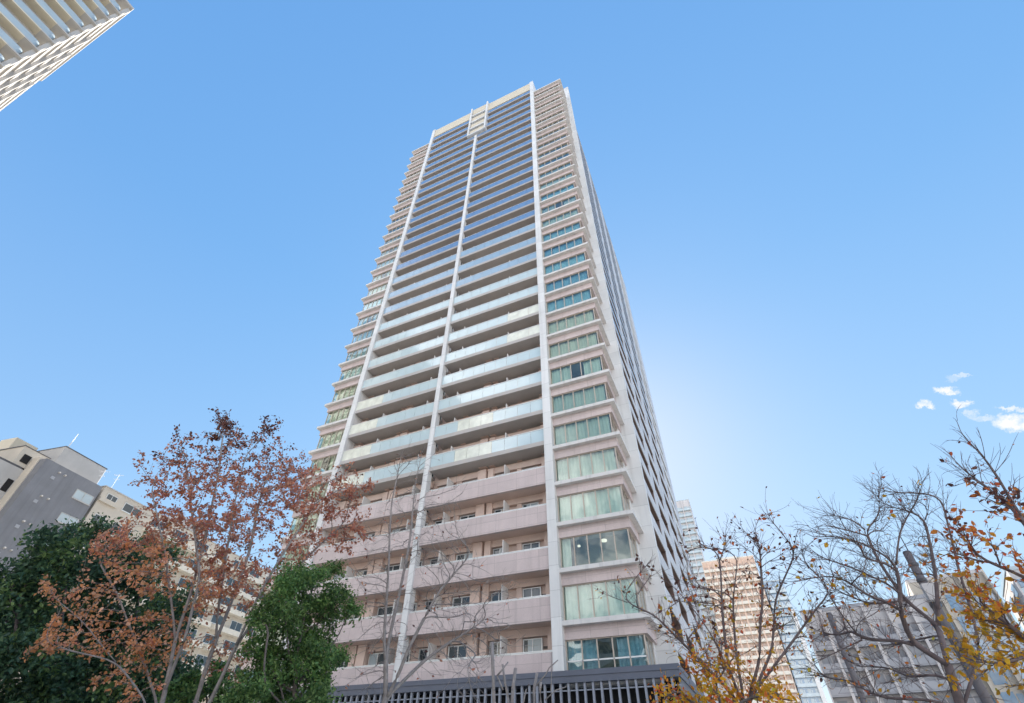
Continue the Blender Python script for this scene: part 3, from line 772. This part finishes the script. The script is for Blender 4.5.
def leaves_mesh(name, pos, dirs, size, mat_list, mids=None, shape=.55, jit=.35, fold=.25):
    n = len(pos); L = size * (1 + jit * rng.normal(size=n)).clip(.5, 1.7)
    d = dirs / np.linalg.norm(dirs, axis=1)[:, None]
    a = rng.normal(size=(n, 3)); nrm = np.cross(d, a); nrm /= np.linalg.norm(nrm, axis=1)[:, None]; s = np.cross(nrm, d)
    wv = (L * shape * .5)[:, None] * s; lv = L[:, None] * d; fv = (L * fold * .4)[:, None] * nrm
    V = np.empty((n, 6, 3)); V[:, 0] = pos; V[:, 1] = pos + .3 * lv + wv + fv; V[:, 2] = pos + .68 * lv + .8 * wv + fv; V[:, 3] = pos + lv
    V[:, 4] = pos + .68 * lv - .8 * wv + fv; V[:, 5] = pos + .3 * lv - wv + fv
    b_ = np.arange(n)[:, None] * 6
    F = np.concatenate([b_ + np.array([[0, 1, 2, 3]]), b_ + np.array([[0, 3, 4, 5]])], 1).reshape(-1, 4)
    me = bpy.data.meshes.new(name); me.vertices.add(n * 6); me.vertices.foreach_set('co', V.reshape(-1)); me.loops.add(len(F) * 4)
    me.loops.foreach_set('vertex_index', F.reshape(-1)); me.polygons.add(len(F)); me.polygons.foreach_set('loop_start', np.arange(len(F)) * 4)
    me.polygons.foreach_set('loop_total', np.full(len(F), 4))
    for m in mat_list: me.materials.append(m)
    if mids is not None: me.polygons.foreach_set('material_index', np.repeat(mids, 2))
    me.update(calc_edges=True); return me

def tipcount(P, par):
    val = np.zeros(len(P)); ch = [[] for _ in P]
    for i, p in enumerate(par):
        if p >= 0: ch[p].append(i)
    order = []; stack = [i for i in range(len(P)) if par[i] < 0]
    while stack:
        i = stack.pop(); order.append(i); stack += ch[i]
    for i in reversed(order): val[i] = 1.0 if not ch[i] else sum(val[c] for c in ch[i])
    return val

def twiggify(P, par, n, length, maxval=14, up=.25):
    """fine straight side twigs on the thin branches, each with a few twiglets"""
    val = tipcount(P, par); idx = np.where((val <= maxval) & (par >= 0))[0]
    P = list(P); par = list(par)
    for _ in range(n):
        i = int(rng.choice(idx)); d0 = P[i] - P[par[i]]; d0 = d0 / max(1e-6, np.linalg.norm(d0))
        v = d0 * .8 + rng.normal(0, .55, 3) + np.array([0, 0, up]); v /= np.linalg.norm(v)
        L = length * rng.uniform(.5, 1.5); m = max(3, int(L / .07)); prev = i; q = P[i]
        for k in range(m):
            v = v + rng.normal(0, .09, 3); v /= np.linalg.norm(v); q = q + v * L / m; P.append(q); par.append(prev); prev = len(P) - 1
            if rng.random() < .35 and k > 0:
                w2 = v * .9 + rng.normal(0, .5, 3); w2 /= np.linalg.norm(w2); l2 = L * rng.uniform(.15, .4)
                P.append(q + w2 * l2 * .5); par.append(prev); P.append(q + w2 * l2 + rng.normal(0, .01, 3)); par.append(len(P) - 2)
    return np.array(P), np.array(par)

def grow(name, label, cat, base, seeds, attr, step, infl, kill, r_tip, r_base, bark, leaf=None, group=None, up=.12, wob=.18, iters=170, twigs=None, bent_ok=.75):
    t = thing(name, label, cat, tuple(base), 0, group)
    base = np.array(base)
    P, par = colonize(seeds, attr, step, infl, kill, iters, up, wob, bent_ok)
    if twigs: P, par = twiggify(P, par, *twigs)
    b, rad, val, ch = tree_mesh(P - base, par, r_tip, r_base)
    b.build('trunk', bark, t, True)
    return t, base, P, par, rad, val

def twig_leaves(P, par, val, count, maxval, weight=None):
    idx = np.where(val <= maxval)[0]; idx = idx[par[idx] >= 0]
    wgt = np.ones(len(idx)) if weight is None else np.array([weight(P[i]) for i in idx])
    wgt = wgt / wgt.sum()
    pick = rng.choice(idx, count, p=wgt)
    tt = rng.random(count)[:, None]; A = P[par[pick]]; B = P[pick]
    pos = A + (B - A) * tt
    d = (B - A); d /= np.linalg.norm(d, axis=1)[:, None]
    d = d * .5 + rng.normal(0, .6, (count, 3)) + np.array([0, 0, -.25])
    return pos, d

def project(p):
    v = p - CAM; x, y, z = v @ CR, v @ CU, v @ CF
    return 512 + FPX * x / z, 351.5 + PPY - FPX * y / z

def px_line(pts, D):
    return [at(p[0], p[1], D if len(p) < 3 else p[2]) for p in pts]
def ground_under(px, py, D):
    q = at(px, py, D); return np.array([q[0], q[1], 0.0])

LEAF = dict(
    red=mat_leaf('rust red leaf', [(0.0, (0.50, 0.21, 0.15)), (.45, (0.72, 0.31, 0.19)), (.8, (0.84, 0.44, 0.27)), (1.0, (0.58, 0.17, 0.15))]),
    orange=mat_leaf('orange brown leaf', [(0.0, (0.72, 0.30, 0.11)), (.5, (0.84, 0.41, 0.20)), (.85, (0.88, 0.54, 0.36)), (1.0, (0.72, 0.24, 0.16))]),
    dark=mat_leaf('wine and silhouette leaf', [(0.0, (0.12, 0.055, 0.05)), (.5, (0.20, 0.08, 0.06)), (1.0, (0.30, 0.12, 0.08))], .3),
    yellow=mat_leaf('golden leaf', [(0.0, (0.80, 0.40, 0.03)), (.5, (0.90, 0.54, 0.05)), (.85, (0.85, 0.34, 0.03)), (1.0, (0.60, 0.55, 0.08))], .5),
    vivid=mat_leaf('scarlet orange leaf', [(0.0, (0.75, 0.13, 0.06)), (.5, (0.86, 0.25, 0.06)), (1.0, (0.88, 0.40, 0.06))], .5),
    green=mat_leaf('green leaf', [(0.0, (0.09, 0.18, 0.065)), (.5, (0.155, 0.28, 0.085)), (.85, (0.26, 0.38, 0.11)), (1.0, (0.07, 0.16, 0.07))], .35, .4),
    everlit=mat_leaf('highlight green leaf', [(0.0, (0.10, 0.18, 0.07)), (.5, (0.17, 0.27, 0.09)), (1.0, (0.25, 0.34, 0.11))], .35, .4),  # lighter leaf for random clumps; highlights put into the colour
    ever=mat_leaf('dark evergreen leaf', [(0.0, (0.045, 0.095, 0.06)), (.5, (0.07, 0.14, 0.078)), (.9, (0.10, 0.18, 0.085)), (1.0, (0.15, 0.23, 0.10))], .25, .4),
)

# --- the red leaved tree, left of the tower
D = 13
rb_ = [(225, 445, 30, 60), (190, 462, 34, 70), (255, 468, 38, 80), (215, 500, 45, 90), (282, 480, 40, 90), (168, 490, 25, 40), (146, 478, 16, 16), (310, 500, 36, 80), (342, 492, 26, 50),
       (345, 535, 22, 40), (300, 540, 32, 60), (250, 530, 42, 80), (200, 540, 42, 80), (150, 530, 34, 60), (115, 545, 24, 36), (150, 572, 36, 60), (96, 548, 14, 12), (205, 590, 42, 70), (262, 590, 34, 60),
       (45, 588, 13, 20), (66, 604, 19, 30), (86, 624, 20, 34), (42, 644, 12, 18), (106, 642, 24, 36), (132, 662, 25, 36), (64, 650, 14, 18), (150, 640, 26, 36), (128, 696, 20, 24), (232, 664, 26, 30), (182, 640, 32, 40), (268, 425, 14, 14), (224, 424, 12, 12)]
attr = np.concatenate([ballpts([(x, y, r, D + random.uniform(-1.0, 1.3) * (r / 30), int(n * 2.6))]) for x, y, r, n in rb_])
g0 = ground_under(190, 703, D)
L_ = lambda *q: [at(a, c, D + e) for a, c, e in q]
seeds = [[g0] + L_((163, 700, 0), (175, 640, .1), (192, 590, .2), (205, 540, .2), (215, 490, .1), (222, 440, 0)),
         [g0] + L_((197, 700, .3), (216, 640, .4), (232, 600, .5), (250, 550, .6), (262, 490, .6)),
         [g0] + L_((208, 705, -.2), (236, 645, -.3), (256, 600, -.3), (285, 550, -.4), (312, 508, -.4)),
         [g0] + L_((148, 705, -.3), (116, 662, -.5), (84, 622, -.7), (54, 598, -.8)), [g0] + L_((158, 705, .5), (140, 650, .7), (120, 600, .8), (97, 560, .8)),
         L_((175, 640, .1), (168, 580, -.2), (160, 530, -.3), (151, 490, -.3)), L_((216, 640, .4), (223, 580, .1), (232, 520, -.1), (246, 455, -.2)),
         L_((236, 645, -.3), (264, 608, 0), (304, 560, .2), (342, 525, .3)), L_((163, 690, 0), (185, 640, -.5), (200, 580, -.6), (190, 500, -.6), (185, 462, -.6)), L_((116, 662, -.5), (90, 655, -.4), (50, 645, -.3))]
t, base, P, par, rad, val = grow('red_leaf_tree', 'rust red autumn tree with many grey stems before the tower', 'tree', g0, seeds, attr, .14, 1.0, .16, .0036, .075, M['palebark'], wob=.12, twigs=(300, .3))
pos, d = twig_leaves(P, par, val, 23000, 9); pos = pos + rng.normal(0, .045, pos.shape)
X_, Y_ = project(pos)
u = rng.random(len(pos))
mids = np.where(Y_ < 444 + 20 * rng.normal(size=len(pos)), 2, np.where((X_ < 215 + 30 * rng.normal(size=len(pos))) & (Y_ > 545 + 20 * rng.normal(size=len(pos))), 1, 0))  # top leaves darker: own wine tone plus backlit silhouette put into the colour
link('crown', leaves_mesh('crown', pos - base, d, .064, [LEAF['red'], LEAF['orange'], LEAF['dark']], mids, .62), t)

# --- dark evergreen at the left edge
def leafy(name, label, blobs, D, base_px, nleaf, size, mat, bark, group=None, spread=1.2, r_base=.14, step=.22, clump=.12, extra=None):
    attr = np.concatenate([ballpts([(x, y, r, D + random.uniform(-spread, spread), max(10, int(r * r * .045)))]) for x, y, r in blobs])
    g0 = ground_under(base_px[0], base_px[1], D)
    t, base, P, par, rad, val = grow(name, label, 'tree', g0, [[g0, at(base_px[0], base_px[1], D)]], attr, step, 1.5, step * 1.1, .008, r_base, bark, group=group)
    # leaf clumps round the twig ends
    idx = np.where(val <= 4)[0]; pick = rng.choice(idx, nleaf); cls = (rng.random(len(P)) < .22).astype(int)[pick]; pos = P[pick] + rng.normal(0, clump, (nleaf, 3)); d = rng.normal(0, .7, (nleaf, 3)) + np.array([0, 0, -.1])
    link('crown', leaves_mesh('crown', pos - base, d, size, mat, cls, .5), t)
    return t
leafy('evergreen_tree', 'dark broadleaf evergreen filling the lower left corner', [(60, 562, 42), (28, 600, 40), (75, 535, 18), (98, 532, 18), (105, 565, 34), (60, 620, 55), (130, 600, 40), (15, 650, 45), (90, 660, 60), (30, 700, 60), (140, 660, 46), (148, 560, 28), (170, 610, 28), (110, 705, 60), (-30, 650, 50), (-20, 600, 40), (165, 690, 36)],
      20, (75, 720), 80000, .105, [LEAF['ever'], LEAF['everlit']], M['darkbark'], spread=1.8, r_base=.2, clump=.17)
leafy('green_tree', 'bright green broadleaf tree in front of the red tree', [(300, 588, 24), (330, 606, 24), (275, 612, 24), (302, 640, 38), (268, 664, 34), (326, 660, 22), (288, 700, 46), (322, 705, 24), (252, 705, 30), (325, 575, 14), (285, 578, 12), (350, 620, 12)],
      12, (295, 715), 40000, .060, [LEAF['green'], LEAF['everlit']], M['bark'], spread=.7, r_base=.07, step=.14, clump=.095)
leafy('green_shrub', 'tall green shrub glimpsed between stems of the red tree', [(205, 690, 28), (180, 700, 26), (225, 675, 16), (230, 705, 24)], 16, (205, 715), 4200, .09, [LEAF['green'], LEAF['ever']], M['bark'], spread=.5, r_base=.05, step=.14, clump=.08)

# --- bare slender tree in front of the balconies
D = 15
bl = [(412, 470, 26, 40), (404, 520, 34, 70), (440, 555, 36, 80), (382, 590, 32, 60), (458, 600, 38, 80), (470, 640, 36, 70), (430, 640, 40, 60), (500, 590, 18, 24), (372, 545, 20, 30), (505, 640, 18, 20), (385, 640, 26, 40), (448, 500, 20, 26), (370, 680, 20, 20), (470, 680, 24, 24)]
attr = np.concatenate([ballpts([(x, y, r, D + random.uniform(-1, 1.2), int(n * 5))]) for x, y, r, n in bl])
g0 = ground_under(386, 703, D)
seeds = [[g0, at(385, 702, D)], [at(385, 702, D), at(384, 640, D), at(389, 560, D), at(392, 500, D), at(402, 450, D)], [at(384, 660, D), at(398, 600, D + .3), at(410, 540, D + .4), at(416, 480, D + .4), at(424, 445, D + .4)], [at(385, 700, D), at(408, 650, D - .3), at(440, 590, D - .3), at(470, 555, D - .3)], [at(388, 700, D), at(425, 660, D + .4), at(470, 630, D + .5), at(512, 600, D + .5)]]
t, base, P, par, rad, val = grow('bare_tree', 'nearly leafless slender grey tree in front of the lower balconies', 'tree', g0, seeds, attr, .12, .7, .19, .0032, .085, M['palebark'], wob=.10, twigs=(720, .42))
pos, d = twig_leaves(P, par, val, 230, 2)
link('crown', leaves_mesh('crown', pos - base, d, .085, [LEAF['red'], LEAF['dark']], (rng.random(230) < .4).astype(int), .6), t)

# --- hard pruned tree with bare stubs before the canopy
D = 11
g0 = ground_under(515, 703, D)
t = thing('pruned_tree', 'hard pruned pale tree with bare upright stubs before the canopy', 'tree', tuple(g0))
b = MB()
fork = at(515, 760, D)
b.tube([(0, 0, 0), fork - g0], [.11, .09], 10)
for k_, (pts, r) in enumerate((([(494, 702), (493, 668), (492, 642)], .034), ([(509, 703), (505, 682), (502.5, 664)], .024), ([(497, 676), (508, 662)], .014), ([(512, 704), (513, 688), (515.5, 668)], .034), ([(534, 703), (534, 690), (537, 673)], .032), ([(541, 703), (540, 688), (541, 682)], .026), ([(536, 686), (546, 674), (549, 668), (558, 660)], .012), ([(552, 704), (551, 690), (552, 652)], .010), ([(503, 690), (499, 680), (497, 676)], .014), ([(523, 704), (526, 690), (529, 684)], .016), ([(545, 700), (556, 690), (566, 687)], .010))):
    q = [p - g0 for p in px_line(pts, D + .12 * math.sin(k_ * 2.1))]
    if k_ in (0, 1, 3, 4, 5, 7, 9): q = [fork - g0] + q
    b.tube(q, [r * 1.25] + [r * 1.05] * (len(q) - 2) + [r], 8)
b.build('trunk', M['palebark'], t, True)

# --- right: multi stemmed tree with few brown and orange leaves
D = 9
bl = [(745, 545, 26, 50), (768, 518, 14, 16), (702, 552, 24, 40), (790, 560, 22, 40), (760, 590, 30, 50), (700, 604, 22, 36), (662, 600, 22, 30), (644, 572, 14, 16), (722, 640, 40, 50), (690, 655, 28, 40), (790, 632, 30, 50), (822, 612, 20, 30), (625, 640, 16, 14), (650, 650, 22, 20), (800, 680, 30, 30), (735, 690, 36, 30), (606, 598, 8, 8)]
attr = np.concatenate([ballpts([(x, y, r, D + random.uniform(-.7, .8), int(n * 2.6))]) for x, y, r, n in bl])
g0 = ground_under(745, 703, D)
sB = at(745, 712, D)
seeds = [[g0, sB], [sB, at(728, 665, D), at(722, 610, D), at(720, 560, D)], [sB, at(737, 660, D + .2), at(733, 600, D + .3), at(738, 560, D + .3)], [sB, at(760, 660, D - .2), at(763, 600, D - .2), at(760, 550, D - .2)], [sB, at(772, 650, D + .2), at(775, 600, D + .3), at(795, 555, D + .3)],
         [at(735, 690, D), at(715, 640, D - .3), at(690, 605, D - .4), at(672, 585, D - .4)], [sB, at(720, 680, D + .3), at(690, 650, D + .3), at(655, 615, D + .3), at(622, 600, D + .3)], [at(757, 690, D), at(790, 645, D), at(815, 610, D), at(835, 590, D)]]
t, base, P, par, rad, val = grow('brown_leaf_tree', 'many stemmed tree with sparse brown leaves right of the canopy', 'tree', g0, seeds, attr, .10, .6, .16, .0023, .050, M['darkbark'], wob=.11, bent_ok=.3, twigs=(800, .30))
pos, d = twig_leaves(P, par, val, 950, 4)
X_, Y_ = project(pos)
mids = np.where(Y_ < 600 + 25 * rng.normal(size=len(pos)), np.where(rng.random(len(pos)) < .75, 0, 1), np.where(rng.random(len(pos)) < .5, 1, 2))
link('crown', leaves_mesh('crown', pos - base, d, .062, [LEAF['dark'], LEAF['vivid'], LEAF['yellow']], mids, .6), t)

# --- golden shrub below it
leafy('golden_shrub', 'golden leaved shrub at the foot of the canopy corner', [(700, 672, 18), (725, 688, 24), (680, 700, 20), (758, 690, 20), (705, 706, 26), (782, 700, 18), (735, 660, 14), (672, 692, 10)], 8.5, (725, 720), 1700, .060, [LEAF['yellow'], LEAF['vivid']], M['bark'], spread=.5, r_base=.03, step=.1, clump=.09)

# --- right: dark cherry with few leaves
D = 9.5
bl = [(850, 560, 46, 70), (900, 515, 40, 60), (835, 522, 22, 24), (880, 600, 46, 60), (835, 650, 42, 60), (905, 655, 42, 60), (940, 520, 22, 20), (918, 492, 16, 14), (965, 595, 40, 50), (800, 600, 22, 24), (880, 690, 40, 40), (790, 660, 20, 20), (930, 560, 40, 50), (800, 700, 24, 16)]
attr = np.concatenate([ballpts([(x, y, r, D + random.uniform(-1, 1.2), int(n * 3.2))]) for x, y, r, n in bl])
g0 = ground_under(962, 703, D)
sB = at(962, 712, D)
seeds = [[g0, sB], [sB, at(948, 665, D), at(925, 650, D), at(902, 640, D), at(862, 640, D), at(820, 660, D - .2)], [at(948, 665, D), at(938, 625, D + .3), at(905, 600, D + .3), at(878, 560, D + .3), at(865, 530, D + .3)], [at(915, 645, D), at(900, 610, D - .3), at(896, 565, D - .3), at(899, 535, D - .3)], [sB, at(980, 650, D + .3), at(965, 590, D + .3), at(952, 540, D + .3), at(942, 500, D + .3)],
         [at(862, 640, D), at(838, 610, D), at(818, 575, D)], [at(938, 625, D + .3), at(935, 570, D + .5), at(925, 520, D + .6)], [at(905, 600, D + .3), at(870, 605, D + .3), at(835, 590, D + .3)]]
t, base, P, par, rad, val = grow('cherry_tree', 'dark spreading cherry almost bare beside the concrete pole', 'tree', g0, seeds, attr, .10, .6, .19, .0022, .060, M['darkbark'], wob=.11, up=.05, bent_ok=.3, twigs=(1300, .36))
pos, d = twig_leaves(P, par, val, 330, 4, lambda p: 1.0 if project(p)[1] > 560 else .35)
mids = rng.choice(3, len(pos), p=[.15, .4, .45])
link('crown', leaves_mesh('crown', pos - base, d, .060, [LEAF['dark'], LEAF['vivid'], LEAF['yellow']], mids, .6), t)

# --- far right: tree whose trunk stands outside the picture, scarlet to gold leaves
D = 8
bl = [(1003, 512, 24, 40), (972, 492, 12, 12), (985, 548, 24, 40), (1005, 600, 30, 60), (962, 590, 18, 24), (985, 640, 34, 70), (1000, 690, 30, 50), (945, 562, 14, 14), (1020, 560, 24, 40), (955, 520, 12, 10), (1035, 640, 30, 50), (1040, 580, 30, 50), (960, 650, 14, 16)]
attr = np.concatenate([ballpts([(x, y, r, D + random.uniform(-.7, .8), int(n * 1.3))]) for x, y, r, n in bl])
g0 = ground_under(1075, 703, D)
sB = at(1075, 705, D)
seeds = [[g0, sB], [sB, at(1065, 600, D), at(1040, 545, D), at(1020, 515, D), at(1000, 480, D), at(985, 458, D), at(962, 436, D)], [sB, at(1040, 650, D), at(1010, 625, D), at(975, 600, D)], [at(1065, 600, D), at(1030, 580, D + .3), at(1000, 565, D + .3), at(970, 560, D + .3)], [at(1040, 650, D), at(1000, 665, D - .3), at(970, 660, D - .3)], [at(1020, 515, D), at(990, 490, D + .2), at(955, 462, D + .2)]]
t, base, P, par, rad, val = grow('scarlet_leaf_tree', 'tree with scarlet and golden leaves reaching in at the right edge', 'tree', g0, seeds, attr, .10, .7, .17, .0023, .055, M['darkbark'], wob=.12, bent_ok=.3, twigs=(420, .30))
pos, d = twig_leaves(P, par, val, 1800, 4, lambda p: 1.0 if project(p)[1] > 480 else .05)
X_, Y_ = project(pos)
mids = np.where(Y_ < 520 + 12 * rng.normal(size=len(pos)), np.where(rng.random(len(pos)) < .6, 0, 1), np.where(Y_ < 590 + 22 * rng.normal(size=len(pos)), 1, 2))
link('crown', leaves_mesh('crown', pos - base, d, .056, [LEAF['dark'], LEAF['vivid'], LEAF['yellow']], mids, .62), t)
